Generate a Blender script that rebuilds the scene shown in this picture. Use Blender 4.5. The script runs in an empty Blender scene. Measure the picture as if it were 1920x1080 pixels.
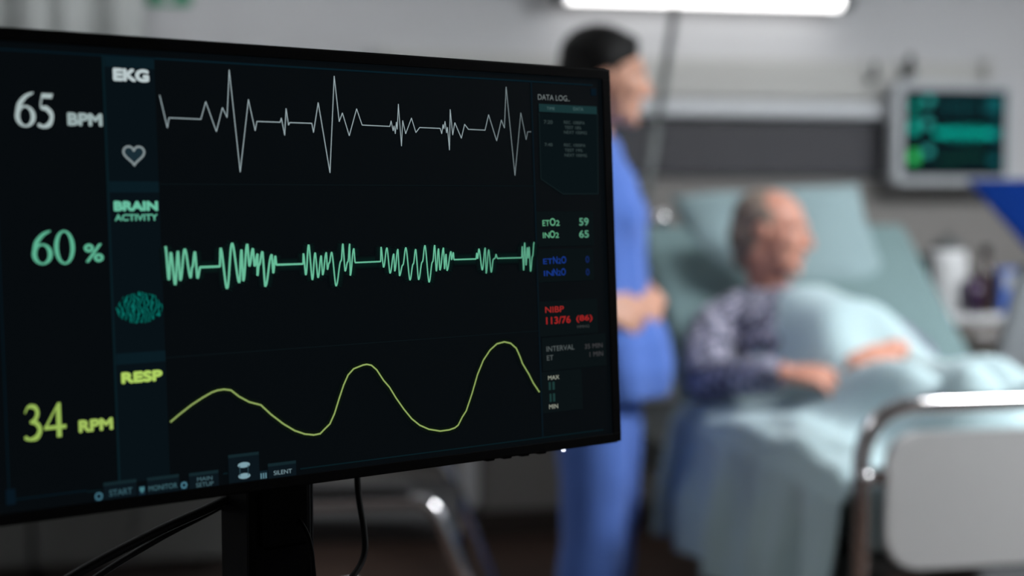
import bpy, bmesh, math, random
from math import sin, cos, pi, radians
from mathutils import Vector, Matrix, Euler, noise

random.seed(4)
SC = bpy.context.scene
COL = SC.collection

# ------------------------------------------------------------------ camera, world, exposure
YAW = radians(11.0)                       # the back wall is turned 11 degrees to the view
CAM_H = 1.24
cam_d = bpy.data.cameras.new('camera')
cam = bpy.data.objects.new('camera', cam_d)
COL.objects.link(cam)
cam.location = (0, 0, CAM_H)
cam.rotation_euler = (radians(90) - math.atan(173 / 2600.0), 0, -YAW)
cam_d.sensor_width = 36.0
cam_d.lens = 36.0 * 2600.0 / 1920.0
cam_d.clip_start = 0.05
cam_d.dof.use_dof = True
cam_d.dof.focus_distance = 1.075
cam_d.dof.aperture_fstop = 2.45
cam_d.dof.aperture_blades = 9
SC.camera = cam

wd = bpy.data.worlds.new('world')
SC.world = wd
wd.use_nodes = True
wd.node_tree.nodes['Background'].inputs[0].default_value = (0.6, 0.7, 0.8, 1)
wd.node_tree.nodes['Background'].inputs[1].default_value = 0.05
SC.view_settings.view_transform = 'Standard'
SC.view_settings.look = 'None'
SC.view_settings.exposure = 0.0
SC.view_settings.gamma = 1.0
SC.view_settings.use_curve_mapping = False

KEY_LIGHT = 120.0       # ceiling panels, emission strength
SIDE_LIGHT = 9.0
LEFT_FILL = 14.0
BED_LIGHT = 4.0         # tube lamp above the bed


def plan(X, Z, h=0.0):
    """metres to the right of the camera, metres ahead of it, height -> room coordinates"""
    return Vector((X * cos(YAW) + Z * sin(YAW), -X * sin(YAW) + Z * cos(YAW), h))


# ------------------------------------------------------------------ helpers
def lin(r, g, b):
    f = lambda v: (v / 255 / 12.92) if v / 255 <= 0.04045 else ((v / 255 + 0.055) / 1.055) ** 2.4
    return (f(r), f(g), f(b), 1.0)


def mat(name, col, rough=0.6, metal=0.0, bump=0.0, scale=80.0, spec=0.5, var=0.0, sheen=0.0):
    m = bpy.data.materials.new(name)
    m.use_nodes = True
    nt = m.node_tree
    b = nt.nodes['Principled BSDF']
    b.inputs['Base Color'].default_value = (*col[:3], 1)
    b.inputs['Roughness'].default_value = rough
    b.inputs['Metallic'].default_value = metal
    b.inputs['Specular IOR Level'].default_value = spec
    if sheen:
        b.inputs['Sheen Weight'].default_value = sheen
    if bump or var:
        tc = nt.nodes.new('ShaderNodeTexCoord')
        nz = nt.nodes.new('ShaderNodeTexNoise')
        nz.inputs['Scale'].default_value = scale
        nz.inputs['Detail'].default_value = 4
        nt.links.new(tc.outputs['Object'], nz.inputs['Vector'])
        if bump:
            bp = nt.nodes.new('ShaderNodeBump')
            bp.inputs['Strength'].default_value = bump
            bp.inputs['Distance'].default_value = 0.004
            nt.links.new(nz.outputs['Fac'], bp.inputs['Height'])
            nt.links.new(bp.outputs['Normal'], b.inputs['Normal'])
        if var:
            mx = nt.nodes.new('ShaderNodeMix')
            mx.data_type = 'RGBA'
            mx.inputs[6].default_value = (*[c * (1 - var) for c in col[:3]], 1)
            mx.inputs[7].default_value = (*[min(1, c * (1 + var)) for c in col[:3]], 1)
            nt.links.new(nz.outputs['Fac'], mx.inputs[0])
            nt.links.new(mx.outputs[2], b.inputs['Base Color'])
    return m


def emit(name, col, strength=1.0):
    m = bpy.data.materials.new(name)
    m.use_nodes = True
    nt = m.node_tree
    nt.nodes.remove(nt.nodes['Principled BSDF'])
    e = nt.nodes.new('ShaderNodeEmission')
    e.inputs[0].default_value = (*col[:3], 1)
    e.inputs[1].default_value = strength
    nt.links.new(e.outputs[0], nt.nodes['Material Output'].inputs[0])
    return m


def emit_attr(name):
    m = emit(name, (1, 1, 1))
    nt = m.node_tree
    a = nt.nodes.new('ShaderNodeVertexColor')
    a.layer_name = 'glow'
    nt.links.new(a.outputs[0], nt.nodes['Emission'].inputs[0])
    return m


def link(name, me, m, parent=None, smooth=False):
    o = bpy.data.objects.new(name, me)
    COL.objects.link(o)
    if m is not None:
        for k in (m if isinstance(m, (list, tuple)) else [m]):
            me.materials.append(k)
    if parent is not None:
        o.parent = parent
    if smooth:
        for p in me.polygons:
            p.use_smooth = True
    return o


def obj(name, bm, m, parent=None, smooth=False, loc=None):
    bmesh.ops.recalc_face_normals(bm, faces=bm.faces)
    me = bpy.data.meshes.new(name)
    bm.to_mesh(me)
    bm.free()
    o = link(name, me, m, parent, smooth)
    if loc is not None:
        o.location = loc
    return o


def tag(o, label=None, cat=None, group=None, kind=None):
    if label:
        o['label'] = label
    if cat:
        o['category'] = cat
    if group:
        o['group'] = group
    if kind:
        o['kind'] = kind
    return o


def thing(name, label, cat, loc=(0, 0, 0), rz=0.0, group=None):
    o = bpy.data.objects.new(name, None)
    o.empty_display_size = 0.05
    COL.objects.link(o)
    o.location = loc
    o.rotation_euler = (0, 0, rz)
    return tag(o, label, cat, group)


def B():
    return bmesh.new()


def add_box(bm, lo, hi, bevel=0.0, seg=2):
    vs = [bm.verts.new((x, y, z)) for x in (lo[0], hi[0]) for y in (lo[1], hi[1]) for z in (lo[2], hi[2])]
    fs = [bm.faces.new([vs[i] for i in q]) for q in
          ((0, 1, 3, 2), (4, 6, 7, 5), (0, 4, 5, 1), (2, 3, 7, 6), (0, 2, 6, 4), (1, 5, 7, 3))]
    if bevel:
        es = list({e for f in fs for e in f.edges})
        bmesh.ops.bevel(bm, geom=es, offset=bevel, segments=seg, profile=0.5, affect='EDGES')
    return bm


def box(lo, hi, bevel=0.0, seg=2):
    return add_box(B(), lo, hi, bevel, seg)


def path(pts, n=8):
    """smooth curve through points"""
    P = [Vector(p) for p in pts]
    out = []
    for i in range(len(P) - 1):
        p0, p1, p2, p3 = P[max(i - 1, 0)], P[i], P[i + 1], P[min(i + 2, len(P) - 1)]
        for k in range(n):
            t = k / n
            out.append(0.5 * ((2 * p1) + (p2 - p0) * t + (2 * p0 - 5 * p1 + 4 * p2 - p3) * t * t
                              + (3 * p1 - p0 - 3 * p2 + p3) * t ** 3))
    out.append(P[-1])
    return out


def rounded(pts, r, n=6):
    """polyline with rounded corners"""
    P = [Vector(p) for p in pts]
    out = [P[0]]
    for i in range(1, len(P) - 1):
        a = (P[i - 1] - P[i]).normalized()
        b = (P[i + 1] - P[i]).normalized()
        d = min(r, (P[i - 1] - P[i]).length * .49, (P[i + 1] - P[i]).length * .49)
        s, e = P[i] + a * d, P[i] + b * d
        for k in range(n + 1):
            t = k / n
            out.append(s * (1 - t) ** 2 + P[i] * 2 * t * (1 - t) + e * t * t)
    out.append(P[-1])
    return out


def add_tube(bm, pts, r, seg=12, caps=True):
    P = [Vector(p) for p in pts]
    R = r if isinstance(r, (list, tuple)) else [r] * len(P)
    T = [(P[min(i + 1, len(P) - 1)] - P[max(i - 1, 0)]).normalized() for i in range(len(P))]
    up = Vector((0, 0, 1)) if abs(T[0].z) < 0.9 else Vector((1, 0, 0))
    n = T[0].cross(up).normalized()
    rings = []
    for i in range(len(P)):
        n = (n - T[i] * n.dot(T[i])).normalized()
        b = T[i].cross(n)
        rings.append([bm.verts.new(P[i] + (n * cos(2 * pi * k / seg) + b * sin(2 * pi * k / seg)) * R[i]) for k in range(seg)])
    for a, c in zip(rings, rings[1:]):
        for k in range(seg):
            bm.faces.new((a[k], a[(k + 1) % seg], c[(k + 1) % seg], c[k]))
    if caps:
        bm.faces.new(rings[0][::-1])
        bm.faces.new(rings[-1])
    return bm


def tube(pts, r, seg=12):
    return add_tube(B(), pts, r, seg)


def add_ell(bm, c, r, M=None, seg=18):
    if not isinstance(r, (list, tuple)):
        r = (r, r, r)
    m = Matrix.Translation(Vector(c)) @ (M.to_4x4() if M is not None else Matrix.Identity(4)) @ Matrix.Diagonal((*r, 1))
    bmesh.ops.create_uvsphere(bm, u_segments=seg, v_segments=max(6, seg // 2 + 1), radius=1.0, matrix=m)
    return bm


def add_limb(bm, pts, radii, seg=14, n=5):
    P = path(pts, n)
    R = []
    for i in range(len(pts) - 1):
        for k in range(n):
            R.append(radii[i] + (radii[i + 1] - radii[i]) * k / n)
    R.append(radii[-1])
    add_tube(bm, P, R, seg)
    add_ell(bm, pts[0], radii[0] * 0.995, seg=14)
    add_ell(bm, pts[-1], radii[-1] * 0.995, seg=14)
    return bm


def add_loft(bm, rows, seg=36):
    """closed body from stacked ellipses: (height, centre x, half depth, half width)"""
    rings = [[bm.verts.new((cx + rx * cos(2 * pi * k / seg), ry * sin(2 * pi * k / seg), z)) for k in range(seg)] for z, cx, rx, ry in rows]
    for a, b in zip(rings, rings[1:]):
        for k in range(seg):
            bm.faces.new((a[k], a[(k + 1) % seg], b[(k + 1) % seg], b[k]))
    bm.faces.new(rings[0][::-1])
    bm.faces.new(rings[-1])
    return bm


def add_lathe(bm, prof, seg=24, c=(0, 0, 0)):
    rings = []
    for r, z in prof:
        rings.append([bm.verts.new((c[0] + max(r, 1e-4) * cos(2 * pi * k / seg), c[1] + max(r, 1e-4) * sin(2 * pi * k / seg), c[2] + z)) for k in range(seg)])
    for a, b in zip(rings, rings[1:]):
        for k in range(seg):
            bm.faces.new((a[k], a[(k + 1) % seg], b[(k + 1) % seg], b[k]))
    bm.faces.new(rings[0][::-1])
    bm.faces.new(rings[-1])
    return bm


def lathe(prof, seg=24, c=(0, 0, 0)):
    return add_lathe(B(), prof, seg, c)


def prism(poly, y0, y1, bevel=0.0):
    """polygon in x,z pushed from y0 to y1"""
    bm = B()
    a = [bm.verts.new((x, y0, z)) for x, z in poly]
    b = [bm.verts.new((x, y1, z)) for x, z in poly]
    bm.faces.new(a)
    bm.faces.new(b[::-1])
    n = len(poly)
    for i in range(n):
        bm.faces.new((a[i], b[i], b[(i + 1) % n], a[(i + 1) % n]))
    if bevel:
        bmesh.ops.bevel(bm, geom=list(bm.edges), offset=bevel, segments=2, profile=0.5, affect='EDGES')
    return bm


def round_rect(x0, x1, z0, z1, r, n=6):
    out = []
    for cx, cz, a in ((x1 - r, z1 - r, 0), (x0 + r, z1 - r, 90), (x0 + r, z0 + r, 180), (x1 - r, z0 + r, 270)):
        for k in range(n + 1):
            t = radians(a + 90 * k / n)
            out.append((cx + r * cos(t), cz + r * sin(t)))
    return out


def fuse(name, bm, voxel=0.006, smooth=3, decimate=None):
    """closed, overlapping shapes grown together into one continuous skin"""
    bmesh.ops.recalc_face_normals(bm, faces=bm.faces)
    me = bpy.data.meshes.new('raw')
    bm.to_mesh(me)
    bm.free()
    o = bpy.data.objects.new('raw', me)
    COL.objects.link(o)
    md = o.modifiers.new('r', 'REMESH')
    md.mode = 'VOXEL'
    md.voxel_size = voxel
    md.use_smooth_shade = True
    if smooth:
        s = o.modifiers.new('s', 'SMOOTH')
        s.iterations = smooth
        s.factor = 0.5
    dg = bpy.context.evaluated_depsgraph_get()
    out = bpy.data.meshes.new_from_object(o.evaluated_get(dg), depsgraph=dg)
    bpy.data.objects.remove(o)
    bpy.data.meshes.remove(me)
    out.name = name
    for p in out.polygons:
        p.use_smooth = True
    return out


def recenter(me, origin):
    me.transform(Matrix.Translation(-Vector(origin)))
    return me


# ------------------------------------------------------------------ materials
M = dict(
    wall=mat('wall paint', (.50, .505, .515), .8, bump=.15, scale=220, var=.02),
    dim_wall=mat('dimmed taupe lower wall', (.215, .205, .195), .7, var=.05, scale=4),
    ceil=mat('ceiling paint', (.70, .70, .70), .9, bump=.1, scale=100),
    base=mat('dark brown baseboard', (.03, .022, .018), .5, var=.1, scale=20),
    black=mat('black plastic', (.0010, .0010, .0012), .5, bump=.05, scale=900, spec=.03),
    bezel=mat('glossy black frame', (.001, .001, .0012), .35, spec=.06, var=.1),
    rubber=mat('black rubber', (.0025, .0025, .0025), .55, bump=.05, scale=400, spec=.12),
    chrome=mat('chrome', (.62, .60, .60), .12, 1.0, var=.02, scale=30),
    steel=mat('grey steel', (.11, .12, .12), .42, .6, var=.05, scale=40),
    white=mat('white lacquer', (.62, .63, .64), .4, var=.03, scale=8),
    board=mat('pale grey board', (.64, .65, .65), .55, var=.03, scale=6),
    trunk=mat('beige metal cover', (.43, .43, .41), .5, var=.03, scale=10),
    rail=mat('pale aluminium rail', (.50, .52, .54), .4, .2, var=.03, scale=10),
    dark=mat('anthracite panel', (.036, .036, .043), .6, var=.15, scale=3),
    char=mat('charcoal cabinet front', (.075, .076, .072), .6, var=.25, scale=5),
    vinyl=mat('black vinyl', (.012, .012, .013), .45, bump=.2, scale=200),
    teal=mat('pale teal cotton', (.215, .30, .315), .9, bump=.35, scale=300, sheen=.1),
    teal2=mat('pale teal sheet', (.125, .195, .20), .9, bump=.3, scale=260, sheen=.1),
    bl=mat('pale teal blanket', (.395, .525, .55), .9, bump=.35, scale=300, sheen=.2),
    scrub=mat('blue scrub cotton', (.07, .155, .50), .9, bump=.35, scale=260, sheen=.15),
    skin=mat('skin', (.56, .29, .20), .5, bump=.1, scale=300, var=.08),
    skin2=mat('ruddy skin', (.52, .24, .17), .5, bump=.15, scale=260, var=.12),
    hair=mat('black hair', (.003, .0028, .0028), .6, bump=.6, scale=120, spec=.15),
    grey=mat('grey thinning hair', (.20, .15, .12), .7, bump=.6, scale=140, var=.3),
    clog=mat('white clog', (.55, .55, .55), .5, var=.05),
    green=mat('green sign plate', (.02, .24, .11), .5, var=.05),
    blue=mat('deep blue plastic', (.002, .022, .15), .5, var=.06, scale=6, spec=.08),
    casing2=mat('mid grey medical casing', (.23, .245, .26), .5, var=.03, scale=8),
    polish=mat('polished chrome', (.75, .75, .76), .03, 1.0, var=.01, scale=30),
    casing=mat('grey medical casing', (.40, .42, .44), .5, var=.03, scale=8),
    taupe=mat('taupe drawer front', (.19, .17, .15), .55, var=.08, scale=6),
    curtain=mat('pale grey curtain', (.43, .45, .44), .9, bump=.3, scale=220),
    pgl=mat('dark purple glass', (.035, .012, .05), .2, var=.2, scale=20),
    blk2=mat('blue carton', (.06, .14, .48), .6, var=.05),
    amber=mat('dark brown bottle', (.025, .012, .008), .25, var=.2, scale=20),
    iris=mat('brown eye', (.02, .01, .006), .2, var=.2),
    eyew=mat('eye white', (.6, .57, .54), .3, var=.03),
    lip=mat('lips', (.42, .14, .11), .5, var=.06),
)


def wood_floor():
    m = mat('brown plank floor', (.06, .035, .025), .45)
    nt = m.node_tree
    tc = nt.nodes.new('ShaderNodeTexCoord')
    br = nt.nodes.new('ShaderNodeTexBrick')
    br.inputs['Color1'].default_value = (.060, .034, .024, 1)
    br.inputs['Color2'].default_value = (.042, .024, .018, 1)
    br.inputs['Mortar'].default_value = (.012, .008, .006, 1)
    br.inputs['Scale'].default_value = 1.0
    br.inputs['Mortar Size'].default_value = .004
    br.inputs['Brick Width'].default_value = 1.2
    br.inputs['Row Height'].default_value = .16
    nt.links.new(tc.outputs['Object'], br.inputs['Vector'])
    nt.links.new(br.outputs['Color'], nt.nodes['Principled BSDF'].inputs['Base Color'])
    return m


def checked():
    m = mat('navy and white checked cotton', (.1, .1, .2), .9, sheen=.1)
    nt = m.node_tree
    b = nt.nodes['Principled BSDF']
    tc = nt.nodes.new('ShaderNodeTexCoord')
    rot = nt.nodes.new('ShaderNodeMapping')
    rot.inputs['Rotation'].default_value = (radians(28), 0, radians(9))
    ck = nt.nodes.new('ShaderNodeTexChecker')
    ck.inputs['Color1'].default_value = (.36, .35, .44, 1)
    ck.inputs['Color2'].default_value = (.014, .017, .05, 1)
    ck.inputs['Scale'].default_value = 36
    nt.links.new(tc.outputs['Object'], rot.inputs[0])
    nt.links.new(rot.outputs[0], ck.inputs[0])
    nt.links.new(ck.outputs[0], b.inputs['Base Color'])
    return m


M['floor'] = wood_floor()
M['gown'] = checked()

# ------------------------------------------------------------------ the room
X0, X1, Y0, Y1, H = -2.4, 3.5, -2.2, 4.9, 2.75


def struct(name, bm, m, parent=None):
    o = obj(name, bm, m, parent)
    if parent is None:
        o['kind'] = 'structure'
    return o


struct('floor', box((X0, Y0, -.1), (X1, Y1, 0)), M['floor'])
struct('ceiling', box((X0, Y0, H), (X1, Y1, H + .1)), M['ceil'])
struct('wall_back', box((X0 - .1, Y1, -.1), (X1 + .1, Y1 + .1, H + .1)), M['wall'])
struct('wall_front', box((X0 - .1, Y0 - .1, -.1), (X1 + .1, Y0, H + .1)), M['wall'])
struct('wall_left', box((X0 - .1, Y0, -.1), (X0, Y1, H + .1)), M['wall'])
struct('wall_right', box((X1, Y0, -.1), (X1 + .1, Y1, H + .1)), M['wall'])
struct('trim_1', box((X0, Y1 - .012, .10), (X1, Y1, 1.30), .003), M['dim_wall'])          # sheet with the lower wall's dimness put into its colour
struct('baseboard_back', box((X0, Y1 - .02, 0), (X1, Y1, .10), .004), M['base'])
for i, x in enumerate((-.02, -1.7)):
    struct('trim_%d' % (i + 2), box((x - .025, Y1 - .006, 1.30), (x + .025, Y1, H), .002), M['wall'])   # wall joint strips
struct('trim_4', box((.755, Y1 - .04, .12), (.825, Y1 - .012, 1.05), .006), M['white'])    # pale vertical duct cover
# ------------------------------------------------------------------ ceiling lights
def ceiling_light(x, y, w, d, strength, label):
    t = thing('ceiling_light', label, 'ceiling light', (x, y, H))
    fr = B()
    add_box(fr, (-w / 2 - .03, -d / 2 - .03, -.05), (w / 2 + .03, -d / 2, 0), .004)
    add_box(fr, (-w / 2 - .03, d / 2, -.05), (w / 2 + .03, d / 2 + .03, 0), .004)
    add_box(fr, (-w / 2 - .03, -d / 2, -.05), (-w / 2, d / 2, 0), .004)
    add_box(fr, (w / 2, -d / 2, -.05), (w / 2 + .03, d / 2, 0), .004)
    obj('frame', fr, M['white'], t)
    obj('diffuser', box((-w / 2, -d / 2, -.04), (w / 2, d / 2, -.005)), emit('ceiling lamp light', (.95, .98, 1.0), strength), t)
    return t


ceiling_light(2.80, 1.95, 1.2, .34, KEY_LIGHT, 'bright ceiling panel light in front of the bed foot')
ceiling_light(-.2, 4.0, 1.2, .30, SIDE_LIGHT, 'dimmer ceiling panel light near the back wall, left of the bed')

ceiling_light(-1.0, 1.9, 1.2, .30, LEFT_FILL, 'added, unseen fill panel over the left side of the room')  # added fill: lifts the bed drape, nurse and left side

# ------------------------------------------------------------------ foreground patient monitor
PANEL = plan(.0897635, 1.20200991, CAM_H - .0521592)       # middle of the right edge of the panel
PYAW = radians(36.17036) - YAW
TILT = radians(-3.20847)
DESK_Z = .86
cx = -.29                                                   # stand centre along the panel
base = PANEL + Vector((cos(PYAW) * cx - sin(PYAW) * .09, sin(PYAW) * cx + cos(PYAW) * .09, 0))
mon = thing('patient_monitor', 'large black patient monitor in the foreground showing white, green and yellow traces', 'monitor',
            (base.x, base.y, DESK_Z), PYAW)
off = Vector((-cx, -.09, PANEL.z - DESK_Z))                 # panel origin inside the monitor's own frame


def panel_part(name, bm, m, parent=None, smooth=False):
    o = obj(name, bm, m, parent or mon, smooth)
    if parent is None:
        o.location = off
        o.rotation_euler = (TILT, 0, 0)
    return o


W_, HH = .5455, .1615
hb = prism(round_rect(-W_, 0, -HH, HH, .005), 0.0, .014, .0012)
panel_part('housing', hb, M['black'])
panel_part('rear_cover', prism(round_rect(-W_ + .07, -.07, -.12, .12, .03), .014, .038, .006), M['black'])
fr = B()
for lo, hi in (((-W_ + .001, -HH + .001), (-.001, -.1535)), ((-W_ + .001, .1525), (-.001, HH - .001)),
               ((-W_ + .001, -.1535), (-.532, .1525)), ((-.0095, -.1535), (-.001, .1525))):
    add_box(fr, (lo[0], -.0012, lo[1]), (hi[0], .0002, hi[1]), .0004)
panel_part('bezel', fr, M['bezel'])

scr_m = mat('dark lit screen', (.001, .001, .0012), .5, spec=.02, var=.05)
pb = scr_m.node_tree.nodes['Principled BSDF']
pb.inputs['Emission Color'].default_value = lin(5, 9, 12)
pb.inputs['Emission Strength'].default_value = 1.0
screen = panel_part('screen', box((-.532, -.0002, -.1535), (-.0095, .0004, .1525)), scr_m)

LAY = [0]


def flat_y():
    LAY[0] += 1
    return -.0003 - .00001 * LAY[0]


def on_screen(name, bm, m):
    return obj(name, bm, m, screen)


def rects(name, lst, col):
    y = flat_y()
    m = emit(name + ' glow', lin(*col))
    for x0, x1, z0, z1 in lst:
        bm = B()
        bm.faces.new([bm.verts.new((x / 1000, y, z / 1000)) for x, z in ((x0, z0), (x1, z0), (x1, z1), (x0, z1))])
        on_screen(name, bm, m)


def polys(name, lst, m):
    bm = B()
    y = flat_y()
    for p in lst:
        f = bm.faces.new([bm.verts.new((x / 1000, y, z / 1000)) for x, z in p])
    bmesh.ops.triangulate(bm, faces=bm.faces)
    return on_screen(name, bm, m)


def text_mesh(s, bold=0.0):
    cu = bpy.data.curves.new('t', 'FONT')
    cu.body = s
    cu.size = 1.0
    cu.offset = bold
    cu.fill_mode = 'FRONT'
    cu.resolution_u = 6
    o = bpy.data.objects.new('t', cu)
    COL.objects.link(o)
    dg = bpy.context.evaluated_depsgraph_get()
    me = bpy.data.meshes.new_from_object(o.evaluated_get(dg), depsgraph=dg)
    bpy.data.objects.remove(o)
    bpy.data.curves.remove(cu)
    return me


def text(name, pieces, col):
    """pieces: (string, x0, x1, z0, z1 in mm, boldness); one label may have several sizes of letter"""
    bm = B()
    y = flat_y()
    for s, x0, x1, z0, z1, bold in pieces:
        me = text_mesh(s)
        xs = [v.co.x for v in me.vertices]
        ys = [v.co.y for v in me.vertices]
        a, b, c, d = min(xs), max(xs), min(ys), max(ys)
        k = bold * (z1 - z0)                      # heavier letters: the strokes are widened by k on every side
        for dx, dz in ([(0, 0)] if not k else [(k * cos(q * pi / 4), k * sin(q * pi / 4)) for q in range(8)]):
            vs = [bm.verts.new(((x0 + k + dx + (v.co.x - a) / (b - a) * (x1 - x0 - 2 * k)) / 1000, y,
                                (z0 + k + dz + (v.co.y - c) / (d - c) * (z1 - z0 - 2 * k)) / 1000)) for v in me.vertices]
            for p in me.polygons:
                try:
                    bm.faces.new([vs[i] for i in p.vertices])
                except ValueError:
                    pass
        bpy.data.meshes.remove(me)
    return on_screen(name, bm, emit(name + ' glow', lin(*col)))


ATTR = emit_attr('trace glow')


def trace(name, pts, width, colf, halo=0.0, halo_col=(8, 30, 26), curve=False, wide=None):
    """a lit line on the screen; width in mm; colf(x) -> colour; halo = soft glow half-width in mm"""
    P = []
    if curve:
        for (xa, za), (xb, zb) in zip(pts, pts[1:]):
            n = 10 if abs(zb - za) > 3.5 else 2
            for k in range(n):
                t = k / n
                P.append(Vector((xa + (xb - xa) * t, za + (zb - za) * (t if n == 2 else .5 - .5 * cos(pi * t)))))
        P.append(Vector(pts[-1]))
    else:
        P = [Vector(p) for p in pts]
    bm = B()
    lay = bm.loops.layers.color.new('glow') if False else bm.loops.layers.float_color.new('glow')
    bg = lin(7, 11, 14)

    def ribbon(hw0, y, cin, cout):
        for i in range(len(P) - 1):
            d = (P[i + 1] - P[i])
            if d.length < 1e-6:
                continue
            d = d.normalized()
            n = Vector((-d.y, d.x))
            hw = hw0 * (wide(P[i].x) if cout is None and wide else 1)
            for s in ((1,) if cout is None else (1, -1)):
                if cout is None:
                    q = [(P[i] - n * hw - d * hw * .3, 0), (P[i + 1] - n * hw + d * hw * .3, 0), (P[i + 1] + n * hw + d * hw * .3, 0), (P[i] + n * hw - d * hw * .3, 0)]
                else:
                    q = [(P[i], 0), (P[i + 1], 0), (P[i + 1] + n * s * hw, 1), (P[i] + n * s * hw, 1)]
                f = bm.faces.new([bm.verts.new((v.x / 1000, y, v.y / 1000)) for v, _ in q])
                for lp, (v, e) in zip(f.loops, q):
                    lp[lay] = cin(v.x) if not e else cout
    if halo:
        hc = lin(*halo_col)
        ribbon(halo, flat_y(), lambda x: hc, bg)
    ribbon(width / 2, flat_y(), colf, None)
    me = bpy.data.meshes.new(name)
    bm.to_mesh(me)
    bm.free()
    return link(name, me, ATTR, screen)


# panels of the display, dimmest first
rects('left_panel_border', [(-521.5, -520.5, -143, 150), (-521.5, -86, 146.2, 147.6), (-521.5, -470, -145.6, -144.6)], (6, 22, 30))
rects('sidebar_panel', [(-447, -411.5, -143.5, 146)], (8, 17, 22))
rects('sidebar_edge', [(-448.4, -446.8, -146, 147)], (10, 28, 34))
rects('sidebar_header', [(-446.5, -411.5, 139.5, 146.5), (-446.5, -411.5, 54.5, 62), (-446.5, -411.5, -62.5, -55)], (10, 27, 34))
rects('divider_line', [(-411, -86, 59.9, 60.6), (-411, -86, -60.4, -59.7)], (11, 19, 22))
rects('upper_border_line', [(-411, -20, 146.3, 147.4)], (9, 28, 36))
rects('lower_border_line', [(-311, -20, -149.6, -148.6), (-372, -368.5, -146, -145), (-470, -460, -146.5, -145.6)], (9, 27, 32))
rects('right_panel_edge', [(-86.5, -85, -149, 147)], (10, 22, 29))
rects('corner_mark', [(-523, -517, -148, -138), (-22, -16, 138, 144)], (8, 22, 32))
# positions on the screen in millimetres from the middle of its right edge
EK=[(-408.5,121.7),(-403.8,99.4),(-402.3,106.3),(-378.8,106.1),(-374.6,118.6),(-367.4,97.7),(-362.1,114.9),(-358.8,108),(-355.8,142),(-350.2,69.2),
     (-341.7,121.5),(-337.3,99.2),(-335.6,105.9),(-317.1,105.9),(-316,109),(-313.8,96.5),(-311.9,116.1),(-310.4,104),(-309.3,105.9),(-291.2,105.9),
     (-290,99.2),(-285.2,121.5),(-277.4,69.4),(-270.9,141.9),(-268,107.9),(-265,114.5),(-259.8,97.5),(-252.6,118.1),(-248.3,105.9),(-223.8,105.6),
     (-222.5,109.9),(-221,102.3),(-220,106.1),(-219.1,100.1),(-217.8,109.1),(-217.2,103.6),(-215.4,123.1),(-213.9,90.7),(-212,110.5),(-209.7,100.3),
     (-203.9,112.7),(-200.3,101.5),(-196.7,105.5),(-177.5,105.4),(-176.2,101.2),(-174.7,108.5),(-174,105.2),(-172.7,111.1),(-171.6,102),(-170.6,106.4),
     (-169.4,88.4),(-167.4,120.7),(-165.8,100.5),(-163.4,110.4),(-157.6,98.1),(-154,109.3),(-150.5,105.4),(-134.2,105.2),(-130.2,117.8),(-123,96.8),
     (-117.6,114),(-114.8,107.5),(-111.7,141.2),(-105.7,68.8),(-97.6,120.5),(-93,98.5),(-91.2,105),(-87.7,105.2)]
BR=[(-408.5,17),(-407,-6),(-404.7,12.7),(-402.5,-9.6),(-399.5,13.4),(-398.6,-6.7),(-394.4,14.8),(-390.9,-5.1),(-389.4,2.1),(-387,12.7),(-385.8,-5.6),
     (-383.3,1.9),(-368.7,2),(-367.5,14.9),(-363.8,-13.8),(-358.5,18.2),(-354.2,-9.9),(-351.4,13.4),(-351,-8.8),(-346.8,17.3),(-345.8,1.7),(-342.5,14),
     (-341.7,1.6),(-338.9,10),(-339.8,-5.3),(-338.2,2.1),(-335.1,11.6),(-333.9,-13.4),(-327.8,9.3),(-327.1,-3.9),(-324.9,8.2),(-324.2,1.9),(-302.7,1.9),
     (-302,9.4),(-300.7,-6.2),(-297.4,15.8),(-295.4,-10),(-292.3,9.8),(-290.6,-8.6),(-287.3,7.5),(-286.7,-6.7),(-282.9,9.8),(-282.5,-2.8),(-280.8,2),
     (-278.4,9.9),(-275.7,-15.4),(-270.6,3.4),(-268.6,16),(-267.5,-4.5),(-264.9,2.4),(-262.7,15.8),(-263.3,-7.9),(-259.3,12.2),(-258.6,1.8),(-258.7,1.6),
     (-236.3,1.8),(-235.4,12.8),(-233.8,-2.6),(-230.2,12.1),(-228.2,-7.4),(-224.2,7.3),(-224,-5.9),(-220.4,10.8),(-219.8,-9.6),(-216.5,-1.5),(-213.1,11.9),
     (-210.4,-13.3),(-206.9,-0.9),(-204.2,10.4),(-202.5,-13.3),(-198.5,0.5),(-195.5,13.2),(-192.9,-15.6),(-188.9,0.3),(-186.4,13.2),(-185.8,-7.1),
     (-182.9,10.4),(-182.3,-6.4),(-178.2,10.9),(-178,-5.6),(-176,5.9),(-175.6,-7),(-171.2,7.9),(-171,1.5),(-169,7),(-168.6,1.4),(-147.4,1.4),(-146.4,6),
     (-145.8,1.7),(-144.1,9.3),(-141.6,-7.6),(-137.9,10),(-137.9,-10.4),(-134.5,8.4),(-132.8,-9.7),(-130.1,0.8),(-128.4,1.6),(-127.4,4.7),(-126.2,1.3),
     (-101.7,1.2),(-100.6,10.3),(-100.1,-9.2),(-98,13.4),(-97.4,-5),(-95.3,9.3),(-95,0.7),(-93.5,9.7),(-93,-10.3),(-90.4,2),(-88.2,13.6)]
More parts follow.
